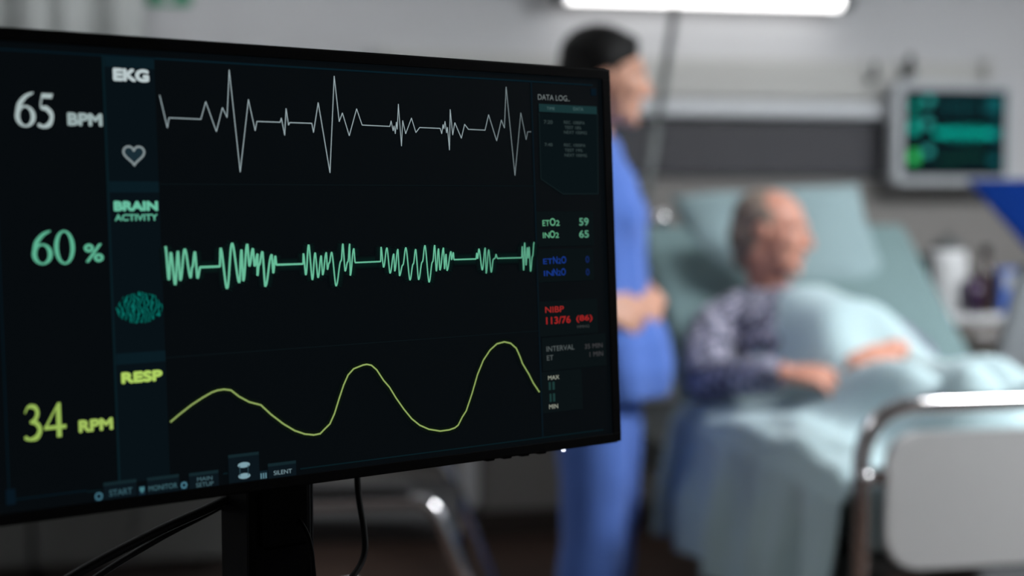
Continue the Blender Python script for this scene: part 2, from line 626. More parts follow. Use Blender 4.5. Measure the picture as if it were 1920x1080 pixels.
RS=[(-409.7,-104.8),(-402.2,-99.7),(-394,-94.5),(-385.3,-90),(-378.4,-86.9),(-374,-85.8),(-369,-85.5),(-363.6,-86.6),(-357.6,-91.6),(-349.9,-96.2),
     (-340.8,-99.2),(-333.2,-106.6),(-323.5,-114.5),(-314.5,-120.4),(-306.2,-123.8),(-298.7,-125.2),(-293.5,-124.8),(-290,-122),(-285.1,-118.3),(-280.9,-111),
     (-276.6,-100.3),(-272.3,-90.3),(-268.1,-82.9),(-263.1,-78.6),(-255,-76.4),(-251.6,-76.1),(-247.6,-77.1),(-243.1,-80.9),(-237.5,-89.2),(-232.2,-95.2),
     (-226.9,-103.7),(-220.1,-113.1),(-213.2,-121.3),(-206.1,-127),(-197.8,-131),(-187.3,-133.5),(-178.7,-133.4),(-173.2,-132.3),(-169.9,-130.4),
     (-165.8,-124.4),(-161.8,-119.8),(-155.7,-106.6),(-149.6,-91.5),(-143.5,-80.5),(-136.5,-72.7),(-129.5,-68.1),(-122,-67),(-115.8,-68.5),(-110.2,-73),
     (-107,-79.3),(-104.3,-86.1),(-98.3,-95),(-93.9,-102.9),(-87.9,-110.9)]
TX={'65a': (-507.8, -493.9, 96.7, 119.9), '65b': (-493.4, -481.3, 97.1, 119.8), 'BPM': (-473.2, -449.5, 98.8, 107.5), 'EKG': (-441.2, -415.5, 130.1, 139.0),
      'heart': (-436.3, -420.9, 73.1, 86.6), '60a': (-500.2, -486.4, 6.7, 29.4), '60b': (-485.7, -471.6, 6.6, 29.4), '%': (-465.8, -452.4, 7.6, 20.1),
      'BRAIN': (-444.2, -412.7, 41.5, 48.9), 'ACTIVITY': (-443.8, -413.4, 34.9, 39.9), 'brain': (-444.9, -412.7, -35.8, -13.0), '34a': (-510.1, -497.5, -107.9, -84.4),
      '34b': (-496.8, -482.2, -107.0, -84.4), 'RPM': (-474.1, -450.5, -106.3, -97.7), 'RESP': (-443.6, -414.0, -76.1, -67.8), 'START': (-455.1, -439.1, -151.0, -146.7),
      'bSTART': (-458.9, -435.9, -152.8, -141.3), 'i1': (-465.1, -459.6, -153.0, -147.5), 'MONITOR': (-427.5, -406.7, -151.0, -147.4), 'bMON': (-428.3, -405.3, -153.3, -141.6),
      'i2': (-434.6, -429.8, -152.6, -146.6), 'MAIN': (-392.0, -380.5, -148.5, -145.7), 'SETUP': (-392.9, -379.8, -153.2, -149.9), 'bMAIN': (-397.8, -375.8, -154.6, -142.1),
      'i3': (-404.4, -399.3, -153.0, -147.3), 'bC': (-367.9, -344.1, -152.8, -132.6), 'e1': (-360.9, -351.4, -142.9, -138.9), 'e2': (-360.7, -351.4, -150.9, -146.8),
      'bars': (-343.4, -338.4, -153.1, -148.8), 'bSIL': (-337.2, -314.6, -153.8, -142.3), 'SILENT': (-332.8, -318.2, -151.1, -148.0), 'DATA LOG..': (-79.5, -45.7, 132.0, 136.5),
      'hdr': (-78.6, -16.2, 122.1, 128.7), 'TIME': (-70.6, -62.2, 124.0, 126.4), 'DATA': (-42.2, -31.3, 124.4, 127.1), 'T1': (-74.1, -65.0, 112.3, 115.3),
      'a1': (-52.8, -30.2, 112.8, 115.4), 'a2': (-52.2, -34.3, 108.5, 111.1), 'a3': (-53.1, -28.2, 104.5, 107.0), 'T2': (-74.1, -65.8, 93.6, 96.2),
      'b1': (-53.5, -30.2, 93.7, 96.2), 'b2': (-53.0, -33.5, 89.4, 91.9), 'b3': (-53.1, -29.0, 85.2, 87.7), 'p1': (-78.6, 121.0), 'p2': (-79.0, 66.2),
      'p3': (-56.0, 53.7), 'p4': (-17.6, 53.8), 'p5': (-15.6, 122.6), 'ET': (-79.0, -71.3, 27.0, 31.8), 'O2': (-71.3, -60.6, 27.1, 33.4), '59': (-39.8, -29.5, 26.8, 33.3),
      'IN': (-79.0, -71.7, 16.9, 21.4), 'O2b': (-71.7, -61.8, 16.9, 23.0), '65': (-40.2, -29.7, 16.5, 22.7), 'ETN2O': (-79.6, -54.8, -4.8, 1.2),
      '0': (-34.1, -30.1, -4.9, 0.8), 'INN2O': (-79.3, -55.7, -14.8, -8.9), '0b': (-34.2, -30.3, -15.7, -10.0), 'NIBP': (-79.2, -59.4, -45.5, -40.5),
      '113/76': (-78.6, -52.6, -55.2, -49.1), '(86)': (-46.3, -28.8, -55.6, -49.3), 'MMHG': (-45.6, -32.5, -60.1, -57.8), 'box1': (-84.8, -23.9, 9.9, 39.1),
      'box2': (-85.3, -25.2, -19.9, 7.6), 'box3': (-85.7, -22.6, -65.1, -35.8), 'INTERVAL': (-79.2, -49.5, -77.9, -73.6), 'ET2': (-79.0, -72.3, -85.3, -81.1),
      '35 MIN': (-38.1, -18.5, -78.2, -74.2), '1 MIN': (-33.0, -18.2, -85.3, -81.3), 'MAX': (-78.5, -66.7, -101.6, -98.2), 'm1': (-78.1, -71.9, -110.1, -103.5),
      'm2': (-77.6, -71.8, -120.1, -113.3), 'MIN': (-78.4, -69.0, -126.0, -122.3), 'box4': (-83.5, -14.5, -93.9, -66.3), 'box5': (-84.8, -42.1, -129.1, -94.8)}
g = lambda k: TX[k]
rects('gas_panel', [g('box1'), g('box2')], (11, 18, 20))
rects('blood_pressure_panel', [g('box3'), g('box4'), g('box5')], (11, 18, 20))
lp = [g('p1'), g('p2'), g('p3'), g('p4'), g('p5')]
polys('data_log_panel', [lp], emit('data log panel glow', lin(10, 19, 22)))
trace('data_log_outline', lp, .7, lambda x: lin(20, 32, 34))
rects('data_log_header', [g('hdr')], (24, 50, 52))

# traces
fade = lambda x: 1.0 if x < -330 else (1.1 if x < -160 else max(.45, 1.1 - (x + 160) / 110))
trace('heart_trace', EK, .68, lambda x: tuple(c * fade(x) for c in lin(146, 162, 166)))
trace('brain_trace', BR, 1.15, lambda x: tuple(c * (1 if x < -140 else .75) for c in lin(104, 186, 152)), 5.0, (8, 32, 28), True, lambda x: 1.45 if x < -340 else max(1.0, 1.45 - (x + 340) / 130))
trace('breathing_trace', RS, 1.2, lambda x: lin(142, 165, 94), 3.2, (14, 24, 10))


# the large serif figures, drawn as strokes of changing width
def stroke(pts, ws, n=8):
    P = path([(x, 0, z) for x, z in pts], n)
    Wd = []
    for i in range(len(ws) - 1):
        for k in range(n):
            Wd.append(ws[i] + (ws[i + 1] - ws[i]) * k / n)
    Wd.append(ws[-1])
    L_, R_ = [], []
    for i, p in enumerate(P):
        d = (P[min(i + 1, len(P) - 1)] - P[max(i - 1, 0)]).normalized()
        nrm = Vector((-d.z, 0, d.x))
        L_.append(p + nrm * Wd[i] / 2)
        R_.append(p - nrm * Wd[i] / 2)
    return [[(L_[i].x, L_[i].z), (L_[i + 1].x, L_[i + 1].z), (R_[i + 1].x, R_[i + 1].z), (R_[i].x, R_[i].z)] for i in range(len(P) - 1)]


def ring(cx_, cz_, ro, ri, n=32):
    q = []
    for k in range(n):
        a, b = 2 * pi * k / n, 2 * pi * (k + 1) / n
        q.append([(cx_ + ro[0] * cos(a), cz_ + ro[1] * sin(a)), (cx_ + ro[0] * cos(b), cz_ + ro[1] * sin(b)),
                  (cx_ + ri[0] * cos(b), cz_ + ri[1] * sin(b)), (cx_ + ri[0] * cos(a), cz_ + ri[1] * sin(a))])
    return q


GLYPH = {
    '0': ring(.5, .5, (.5, .5), (.29, .44)),
    '6': ring(.5, .31, (.5, .31), (.27, .25)) + stroke([(.93, .985), (.55, .87), (.22, .62), (.12, .33)], [.04, .12, .2, .22]),
    '5': stroke([(.30, .93), (.22, .60), (.52, .56), (.80, .38), (.70, .14), (.38, .03), (.06, .06)], [.07, .08, .16, .22, .2, .1, .09])
         + [[(.28, .86), (.84, .86), (.92, 1.0), (.28, 1.0)]] + ring(.10, .07, (.1, .055), (.001, .001)),
    '3': stroke([(.08, .78), (.28, .96), (.62, .93), (.74, .76), (.60, .58), (.34, .51)], [.05, .09, .15, .2, .14, .06])
         + stroke([(.34, .51), (.66, .47), (.84, .28), (.68, .08), (.34, .02), (.05, .07)], [.06, .15, .23, .18, .09, .09]) + ring(.11, .075, (.1, .055), (.001, .001)),
    '4': [[(.56, 0), (.78, 0), (.78, 1), (.64, 1), (.56, .86)], [(0, .24), (1, .24), (1, .35), (0, .35)],
          [(0, .30), (.12, .30), (.66, .93), (.64, 1.0)]],
}


def figures(name, lst, col):
    bm = B()
    for ch, (x0, x1, z0, z1) in lst:
        for q in GLYPH[ch]:
            y = flat_y() if q is GLYPH[ch][0] else y
            bm.faces.new([bm.verts.new(((x0 + a * (x1 - x0)) / 1000, y, (z0 + b * (z1 - z0)) / 1000)) for a, b in q])
    return on_screen(name, bm, emit(name + ' glow', lin(*col)))


def shrink(b, f=0.0):
    return b


figures('heart_rate_figure', [('6', (-507.5, -494.2, 97, 120)), ('5', (-493.2, -481.3, 97, 119.5))], (168, 184, 184))
figures('brain_activity_figure', [('6', (-500.2, -486.6, 6.8, 29.4)), ('0', (-485.5, -471.8, 6.6, 29.4))], (92, 176, 144))
figures('breathing_rate_figure', [('3', (-510, -497.6, -107.6, -84.8)), ('4', (-496.8, -482.2, -107.4, -84.6))], (150, 182, 88))
T1 = lambda s, k, b=0.0: (s,) + tuple(g(k)) + (b,)
text('heart_rate_unit', [('BPM', -473.4, -449.6, 98.8, 107.6, .075)], (150, 168, 168))
text('brain_activity_unit', [T1('%', '%', .03)], (92, 176, 144))
text('breathing_rate_unit', [('RPM', -474, -450.5, -106.0, -97.6, .075)], (158, 188, 92))
text('heart_title', [('EKG', -441.2, -415.6, 130, 139.0, .085)], (182, 196, 198))
text('brain_title', [('BRAIN', -444.2, -412.8, 41.7, 48.7, .09)], (104, 188, 158))
text('brain_subtitle', [('ACTIVITY', -443.8, -413.4, 35.0, 39.7, .05)], (92, 172, 144))
text('breathing_title', [('RESP', -443.6, -414.2, -75.8, -67.8, .09)], (170, 204, 96))
# heart symbol
hp = []
for k in range(48):
    t = 2 * pi * k / 48
    hp.append((16 * sin(t) ** 3, 13 * cos(t) - 5 * cos(2 * t) - 2 * cos(3 * t) - cos(4 * t)))
hq = [(-428.6 + x * .46, 80.4 + z * .45) for x, z in hp]
polys('heart_symbol_fill', [hq], emit('heart fill glow', lin(26, 44, 52)))
trace('heart_symbol', hq + [hq[0], hq[1]], 1.5, lambda x: lin(128, 140, 142))
# brain symbol
bp_ = []
for k in range(60):
    t = 2 * pi * k / 60
    rx, rz = 16.2, (11.6 if sin(t) > 0 else 9.6)
    w = 1 + .035 * sin(9 * t) + .02 * sin(17 * t)
    bp_.append((-428.6 + rx * w * cos(t), -25.5 + rz * w * sin(t)))
bmat = emit('brain symbol glow', (0, .1, .1))
nt = bmat.node_tree
tc = nt.nodes.new('ShaderNodeTexCoord')
wv = nt.nodes.new('ShaderNodeTexWave')
wv.inputs['Scale'].default_value = 120
wv.inputs['Distortion'].default_value = 14
wv.inputs['Detail'].default_value = 3
rp = nt.nodes.new('ShaderNodeValToRGB')
rp.color_ramp.elements[0].position = .35
rp.color_ramp.elements[0].color = lin(1, 24, 24)
rp.color_ramp.elements[1].color = lin(10, 108, 98)
nt.links.new(tc.outputs['Object'], wv.inputs['Vector'])
nt.links.new(wv.outputs['Fac'], rp.inputs[0])
nt.links.new(rp.outputs[0], nt.nodes['Emission'].inputs[0])
polys('brain_symbol', [bp_], bmat)
# right column
text('data_log_title', [('DATA LOG..', -79.5, -45.7, 132.0, 136.6, .0)], (108, 116, 116))
text('data_log_columns', [T1('TIME', 'TIME'), T1('DATA', 'DATA')], (70, 98, 98))
text('data_log_rows', [('7:20', *g('T1'), 0), ('7:40', *g('T2'), 0), ('REC. 1000PA', *g('a1'), 0), ('TEST 18%', *g('a2'), 0), ('NEXT 100MG', *g('a3'), 0),
                       ('REC. 1000PA', *g('b1'), 0), ('TEST 19%', *g('b2'), 0), ('NEXT 100MG', *g('b3'), 0)], (58, 72, 72))


def gas(name, small, pat, k, col, x0, x1, z0, z1, val, vk, vcol):
    w = (x1 - x0)
    pcs = [(small, x0, x0 + w * .40, z0, z0 + (z1 - z0) * .76, .015)]
    cur, tot = x0 + w * .42, sum(pat[i][1] for i in range(len(pat)))
    for ch, r, big in pat:
        ww = (x1 - cur if False else w * .58 * r / tot)
        pcs.append((ch, cur, cur + ww * .92, z0, z0 + (z1 - z0) * (1.0 if big else .72), .02 if big else .015))
        cur += ww
    text(name, pcs, col)
    text(name.replace('label', 'value'), [(val, *g(vk), .02)], vcol)


e_ = g('ET'); o_ = g('O2'); i_ = g('IN'); p_ = g('O2b')
gas('end_tidal_oxygen_label', 'ET', [('O', 1.2, True), ('2', .8, False)], '', (98, 172, 132), e_[0], o_[1], e_[2], o_[3], '59', '59', (92, 158, 128))
gas('inspired_oxygen_label', 'IN', [('O', 1.2, True), ('2', .8, False)], '', (98, 172, 132), i_[0], p_[1], i_[2], p_[3], '65', '65', (92, 158, 128))
a_ = g('ETN2O'); b_ = g('INN2O')
N2 = [('N', 1.1, True), ('2', .8, False), ('O', 1.2, True)]
gas('end_tidal_nitrous_label', 'ET', N2, '', (22, 54, 135), *a_, '0', '0', (18, 38, 92))
gas('inspired_nitrous_label', 'IN', N2, '', (22, 54, 135), *b_, '0', '0b', (18, 38, 92))
text('blood_pressure_title', [T1('NIBP', 'NIBP', .02)], (156, 38, 36))
text('blood_pressure_value', [T1('113/76', '113/76', .03), T1('(86)', '(86)', .03)], (156, 34, 34))
text('blood_pressure_unit', [T1('MMHG', 'MMHG')], (62, 66, 66))
text('interval_label', [T1('INTERVAL', 'INTERVAL'), T1('ET', 'ET2')], (84, 92, 92))
text('interval_value', [T1('35 MIN', '35 MIN'), T1('1 MIN', '1 MIN')], (66, 66, 68))
text('limit_label', [T1('MAX', 'MAX', .01)], (150, 154, 140))
text('limit_label', [T1('MIN', 'MIN', .01)], (150, 154, 140))
m1, m2 = g('m1'), g('m2')
rects('limit_bar', [(m[0] + (m[1] - m[0]) * a, m[0] + (m[1] - m[0]) * b, m[2], m[3]) for m in (m1, m2) for a, b in ((0, .34), (.62, 1))], (28, 56, 54))
# lower row of soft keys
for k, nm in (('bSTART', 'start_key'), ('bMON', 'monitor_key'), ('bMAIN', 'setup_key'), ('bSIL', 'silent_key'), ('bC', 'centre_key')):
    x0, x1, z0, z1 = g(k)
    z0 = max(z0, -153.2)
    rects(nm, [(x0, x1, z0, z1)], (11, 21, 27))
    rects(nm + '_top_edge', [(x0, x1, z1 - 2.2, z1)], (19, 37, 42))
text('start_key_text', [T1('START', 'START', .02)], (52, 86, 96))
text('monitor_key_text', [T1('MONITOR', 'MONITOR', .02)], (56, 90, 98))
text('setup_key_text', [T1('MAIN', 'MAIN', .015), ('SETUP', -392.9, -379.8, -152.6, -149.6, .015)], (66, 96, 104))
text('silent_key_text', [T1('SILENT', 'SILENT', .0)], (120, 146, 154))
for k, nm in (('i1', 'power_symbol'), ('i2', 'shield_symbol'), ('i3', 'gear_symbol')):
    x0, x1, z0, z1 = g(k)
    xc, zc = (x0 + x1) / 2, (z0 + z1) / 2 + .3
    rects(nm + '_box', [(x0, x1, -152.8, z1)], (16, 34, 46))
    if nm == 'shield_symbol':
        polys(nm, [[(xc - 1.7, zc + 2), (xc + 1.7, zc + 2), (xc + 1.7, zc - .4), (xc, zc - 2.4), (xc - 1.7, zc - .4)]], emit(nm + ' glow', lin(66, 116, 124)))
    else:
        n = 8
        pts = []
        for q in range(n * 2):
            r = 2.2 if (q % 2 == 0 or nm == 'power_symbol') else 1.6
            pts.append((xc + r * cos(pi * q / n), zc + r * sin(pi * q / n)))
        trace(nm, pts + pts[:2], 1.0, lambda x: lin(66, 112, 128))
x0, x1, z0, z1 = g('bars')
rects('bars_symbol_box', [(x0 - .5, x1 + .5, -152.8, z1 + 2)], (14, 30, 38))
rects('bars_symbol', [(x0 + w * i * 1.0, x0 + w * i + 1.0, z0 + .6, z1 + .3) for i, w in enumerate((1.9, 1.9, 1.9))], (92, 130, 142))
e1, e2 = g('e1'), g('e2')
el = lambda e: [((e[0] + e[1]) / 2 + (e[1] - e[0]) / 2 * cos(2 * pi * k / 28), (e[2] + e[3]) / 2 + (e[3] - e[2]) / 2 * sin(2 * pi * k / 28)) for k in range(28)]
polys('column_symbol', [el(e1), el(e2)], emit('column symbol glow', lin(124, 158, 168)))
rects('column_symbol_side', [(-359.6, -359.1, -149, -141), (-353.2, -352.7, -149, -141)], (48, 76, 86))

# buttons, lamp, stand, base
for x in (-.1367, -.1195, -.1015, -.0837):
    panel_part('button', box((x - .004, .003, -.1634), (x + .004, .010, -.1608), .0008), M['black'])
panel_part('power_lamp', box((-.0636, .001, -.1636), (-.0608, .004, -.1612), .0006), emit('power lamp light', (.8, .86, 1.0), 2.2))
zt = PANEL.z - DESK_Z
obj('stand_neck', box((-.028, -.026, .012), (.030, .030, zt - .05), .005, 3), M['black'], mon)
obj('neck_bracket', box((-.020, -.034, zt - .225), (.024, -.024, zt - .10), .006, 3), M['black'], mon)
obj('tilt_joint', box((-.04, -.052, zt - .06), (.04, .028, zt + .04), .006, 3), M['black'], mon)
obj('stand_base', prism(round_rect(-.12, .12, 0, .012, .005), -.11, .09, .002), M['black'], mon)
obj('cable_clip', tube(rounded([(.012, -.026, zt - .20), (.012, -.052, zt - .215), (.016, -.052, zt - .262), (.030, -.026, zt - .275)], .02), .0016, 8), M['bezel'], mon, True)


# cables behind the monitor
def cable(name, pts, r, label):
    o0 = Vector(pts[-1])
    o = obj(name, tube([p - o0 for p in path(pts, 10)], r, 10), M['rubber'], None, True, o0)
    return tag(o, label, 'cable')


cable('signal_cable', [plan(-.1900, 1.135, 1.02), plan(-.2310, 1.10, .9960), plan(-.2760, 1.05, .9810), plan(-.325, 1.0, .9600), plan(-.385, .97, .92), plan(-.43, .96, .867)],
      .0040, 'thick black cable running down to the left from the monitor stand')
cable('second_signal_cable', [plan(-.1900, 1.150, 1.016), plan(-.2310, 1.115, .991), plan(-.2750, 1.063, .9735), plan(-.318, 1.012, .951), plan(-.37, .985, .91), plan(-.405, .975, .867)],
      .0026, 'thin black cable lying just under the thick one at left')
cable('power_cable', [plan(-.128, 1.13, 1.05), plan(-.1265, 1.125, 1.0), plan(-.121, 1.12, .965), plan(-.1215, 1.115, .945), plan(-.132, 1.10, .929), plan(-.16, 1.07, .90), plan(-.19, 1.03, .866)],
      .0027, 'black power cable hanging behind the monitor to the right of its stand')

# trolley under the monitor
trl = thing('equipment_trolley', 'grey equipment trolley carrying the large patient monitor', 'trolley', (base.x - .04, base.y - .02, 0), PYAW)
obj('top_shelf', box((-.30, -.21, DESK_Z - .03), (.24, .20, DESK_Z), .008), M['casing'], trl)
obj('lower_shelf', box((-.28, -.19, .25), (.22, .18, .28), .006), M['casing'], trl)
for sx in (-.27, .21):
    for sy in (-.18, .17):
        obj('post', tube([(sx, sy, .08), (sx, sy, DESK_Z - .03)], .014), M['chrome'], trl, True)
        w = lathe([(.012, -.012), (.038, -.012), (.04, 0), (.038, .012), (.012, .012)], 20)
        w.transform(Matrix.Translation((sx, sy, .04)) @ Matrix.Rotation(pi / 2, 4, 'X'))
        obj('caster', w, M['rubber'], trl, True)

# ------------------------------------------------------------------ bedhead panel, lamp, gas outlets on the back wall
pan = thing('bedhead_panel', 'long horizontal bedhead panel on the wall behind the bed, dark band below pale rails', 'wall panel', (.95, Y1, 0))
obj('dark_band', box((-.45, -.045, 1.315), (1.80, 0, 1.515), .006), M['dark'], pan)
tag(obj('rail', box((-.45, -.085, 1.525), (1.80, 0, 1.585), .012, 3), M['rail'], pan), 'pale aluminium rail')
obj('cover', box((-.45, -.05, 1.595), (1.80, 0, 1.74), .008), M['trunk'], pan)
obj('end_cap', box((1.801, -.09, 1.30), (1.83, 0, 1.75), .006), M['trunk'], pan)
obj('end_cap', box((-.48, -.09, 1.30), (-.451, 0, 1.75), .006), M['trunk'], pan)

lampt = thing('bed_lamp', 'glowing white tube lamp on the wall above the bed', 'lamp', (1.63, Y1, 1.957))
bl = tube([(-.51, -.12, 0), (.51, -.12, 0)], .042, 20)
obj('light_tube', bl, emit('bed lamp light', (1.0, .98, .98), BED_LIGHT), lampt, True)
for s in (-1, 1):
    obj('end_cap', tube([(s * .511, -.12, 0), (s * .55, -.12, 0)], .046, 20), M['steel'], lampt, True)
obj('back_plate', box((-.56, -.07, -.03), (.56, 0, .06), .008), M['trunk'], lampt)
for s in (-1, 1):
    obj('bracket', box((s * .535 - .012, -.12, -.02), (s * .535 + .012, -.06, .03), .004), M['steel'], lampt)


def outlet(x, z, r, label):
    t = thing('gas_outlet', label, 'gas outlet', (x, Y1 - .0515, z), 0, 'gas outlets on the bedhead panel')
    w = lathe([(r, 0), (r, .03), (r * .7, .035), (r * .7, .07)], 18)
    w.transform(Matrix.Rotation(pi / 2, 4, 'X'))
    obj('socket', w, M['steel'], t, True)
    obj('valve_knob', add_lathe(B(), [(r * .5, .0), (r * .62, .01), (r * .62, .04), (r * .4, .05)], 14, (0, -.045, r * .8)), M['rubber'], t, True)


outlet(2.437, 1.695, .020, 'round dark gas outlet on the bedhead panel just left of the wall monitor')
outlet(2.298, 1.672, .012, 'smaller gas outlet on the bedhead panel, left of the larger dark one')

# green sign
sg = thing('safety_sign', 'green safety sign with a white pictogram high on the back wall at left', 'sign', (-.235, Y1, 1.885))
obj('plate', prism(round_rect(-.074, .074, 0, .20, .008), -.008, 0), M['green'], sg)
obj('pictogram', prism([(-.016, .012), (.016, .012), (.016, .10), (.045, .10), (0, .16), (-.045, .10), (-.016, .10)], -.0095, -.008), M['white'], sg)

# curtain at left
ct = thing('curtain', 'pale grey curtain hanging in folds at the left end of the back wall', 'curtain', (-.82, Y1 - .10, 0))
bm = B()
n = 120
lo, hi = [], []
prof = lambda u: .028 * sin(u * 46) + .018 * sin(u * 23 + 1.0) + .008 * sin(u * 90)
for k in range(n + 1):
    u = k / n
    x = -.55 + 1.06 * u
    lo.append(bm.verts.new((x, prof(u) * 1.15, .97)))
    hi.append(bm.verts.new((x, prof(u), 2.5)))
for k in range(n):
    bm.faces.new((lo[k], lo[k + 1], hi[k + 1], hi[k]))
co = obj('cloth', bm, M['curtain'], ct, True)
md = co.modifiers.new('thick', 'SOLIDIFY')
md.thickness = .004
obj('curtain_rail', box((-.60, -.012, 2.5), (.56, .012, 2.53), .003), M['rail'], ct)
for s in (-.55, .50):
    obj('rail_bracket', box((s - .01, -.01, 2.53), (s + .01, .10, 2.55), .002), M['rail'], ct)

# base cabinets at left
wt = tag(obj('worktop', box((-.93, -.24, 0), (.93, .25, .03), .004), M['steel'], None, False, (-.96, 4.63, .87)),
         'dark grey worktop lying on the charcoal base cabinets', 'worktop')
CABL = ['charcoal base cabinet, leftmost of the three under the worktop', 'charcoal base cabinet, the middle one of the three under the worktop',
        'charcoal base cabinet at the right end of the worktop, behind the monitor stand']
for i in range(3):
    t = thing('base_cabinet', CABL[i], 'cabinet', (-1.87 + .305 + i * .61, 4.64, 0), 0, 'base cabinets under the worktop')
    obj('body', box((-.30, -.20, .09), (.30, .235, .87), .003), M['char'], t)
    obj('plinth', box((-.29, -.15, 0), (.29, .23, .09)), M['base'], t)
    for s in (-1, 1):
        d = obj('door', box((min(s * .003, s * .297), -.221, .10), (max(s * .003, s * .297), -.201, .86), .003), M['char'], t)
        obj('handle', tube(rounded([(s * .04, -.221, .62), (s * .04, -.245, .62), (s * .04, -.245, .76), (s * .04, -.221, .76)], .012), .005, 8), M['steel'], d, True)

# ------------------------------------------------------------------ wall mounted monitor behind the bed
wm = thing('bedside_monitor', 'small pale-framed monitor on the wall right of the bed with teal traces', 'monitor', (2.585, Y1 - .165, 1.475))
obj('casing', prism(round_rect(-.240, .240, -.192, .185, .02), 0, .07, .006), M['casing'], wm)
s2 = mat('dark teal lit screen', (.001, .0014, .0016), .5, spec=.02, var=.05)
q = s2.node_tree.nodes['Principled BSDF']
q.inputs['Emission Color'].default_value = lin(3, 22, 26)
q.inputs['Emission Strength'].default_value = 1.0
sc2 = obj('screen', box((-.205, -.004, -.162), (.203, .002, .152)), s2, wm)


def small(name, parts, col, y=-.0045):
    m = emit(name + ' small glow', lin(*col), 1.5)
    for group in ([parts] if len(parts) > 20 else [[p] for p in parts]):
        bm = B()
        for poly in group:
            bm.faces.new([bm.verts.new((x, y, z)) for x, z in poly])
        bmesh.ops.remove_doubles(bm, verts=bm.verts, dist=1e-6)
        obj(name, bm, m, sc2)


sq = lambda x0, x1, z0, z1: [(x0, z0), (x1, z0), (x1, z1), (x0, z1)]
zig, zz = [], []
for k in range(60):
    x = -.085 + .26 * k / 59
    a = .022 * (sin(k * 2.3) * .6 + sin(k * 1.1) * .4) * (1.2 if 10 < k < 45 else .5)
    zig.append((x, -.005 + a))
for (xa, za), (xb, zb) in zip(zig, zig[1:]):
    zz.append([(xa, za - .007), (xb, zb - .007), (xb, zb + .007), (xa, za + .007)])
small('brain_trace', zz, (0, 190, 170), -.0052)
small('heart_trace_stroke', [sq(-.07, .17, .094, .098), sq(-.03, -.026, .06, .12), sq(.03, .034, .05, .12), sq(.12, .124, .06, .12)], (20, 80, 84), -.0052)
small('breathing_trace_stroke', [sq(-.07, .02, -.105, -.1), sq(.02, .12, -.09, -.085)], (20, 80, 60), -.0052)
small('figure', [sq(-.184, -.150, -.005, .035), sq(-.178, -.158, .075, .108)], (14, 150, 132), -.0052)
small('green_figure', [sq(-.184, -.146, -.115, -.072)], (46, 165, 84), -.0052)
small('title_block', [sq(-.125, -.095, .100, .128), sq(-.128, -.10, .018, .046), sq(-.125, -.095, -.085, -.058)], (44, 145, 138), -.0052)
small('side_readout', [sq(.135, .182, .07, .13), sq(.140, .184, -.03, .02), sq(.14, .18, -.12, -.09)], (12, 74, 78), -.0052)
obj('mounting_arm', box((-.05, .07, -.11), (.05, .119, -.02), .006), M['steel'], wm)

# ------------------------------------------------------------------ bedside cabinet with its things
bc = thing('bedside_cabinet', 'taupe bedside cabinet with drawers and a white top, right of the bed head', 'cabinet', (2.50, 4.50, 0), radians(-3))
obj('body', box((-.28, -.22, .08), (.28, .24, .81), .004), M['taupe'], bc)
obj('top', box((-.30, -.25, .81), (.30, .25, .84), .008), M['white'], bc)
for i, (z0, z1) in enumerate(((.66, .80), (.46, .65), (.26, .45), (.10, .25))):
    d = obj('drawer', box((-.27, -.240, z0), (.27, -.221, z1), .003), M['taupe'], bc)
    obj('handle', box((-.09, -.255, z1 - .045), (.09, -.240, z1 - .025), .004), M['chrome'], d)
for sx in (-.24, .24):
    for sy in (-.18, .2):
        w = lathe([(.03, -.012), (.04, -.008), (.04, .008), (.03, .012)], 16)
        w.transform(Matrix.Translation((sx, sy, .04)) @ Matrix.Rotation(pi / 2, 4, 'X'))
        obj('caster', w, M['rubber'], bc, True)
CT = .84
jug = thing('jug', 'white jug with a grey lid on the bedside cabinet', 'jug', (2.385, 4.40, CT), radians(-90))
obj('body', lathe([(.060, 0), (.066, .01), (.072, .10), (.064, .19), (.058, .215)], 28), M['white'], jug, True)
lid = obj('lid', lathe([(.058, .215), (.061, .22), (.05, .238), (.018, .245), (.016, .265), (.002, .268)], 24), M['steel'], jug, True)
obj('handle', tube(rounded([(-.066, 0, .18), (-.115, 0, .18), (-.115, 0, .06), (-.068, 0, .05)], .03), .009, 10), M['white'], jug, True)
bt = thing('bottle', 'dark brown bottle on the bedside cabinet between the jug and the blue carton', 'bottle', (2.487, 4.33, CT))
obj('glass', lathe([(.034, 0), (.038, .006), (.038, .125), (.03, .15), (.014, .175), (.014, .20)], 24), M['amber'], bt, True)
obj('cap', lathe([(.017, .20), (.017, .228), (.003, .23)], 20), M['rubber'], bt, True)
pg = tag(obj('beaker', lathe([(.026, 0), (.033, .12), (.030, .12), (.024, .006)], 24), M['pgl'], None, True, (2.425, 4.29, CT)),
         'dark purple beaker on the bedside cabinet just left of the brown bottle', 'beaker')
ca = thing('carton', 'small blue carton standing at the right end of the bedside cabinet top', 'box', (2.578, 4.35, CT), radians(12))
obj('box', box((-.045, -.03, 0), (.045, .03, .15), .003), M['blk2'], ca)
tag(obj('label', box((-.036, -.0312, .085), (.036, -.030, .135)), M['casing'], ca), 'pale label')
ph = thing('telephone', 'dark handset standing in its cradle at the left end of the bedside cabinet', 'telephone', (2.275, 4.36, CT))
obj('cradle', box((-.035, -.05, 0), (.035, .05, .035), .008), M['black'], ph)
obj('handset', prism(round_rect(-.022, .022, .03, .20, .015), -.015, .02, .006), M['black'], ph)

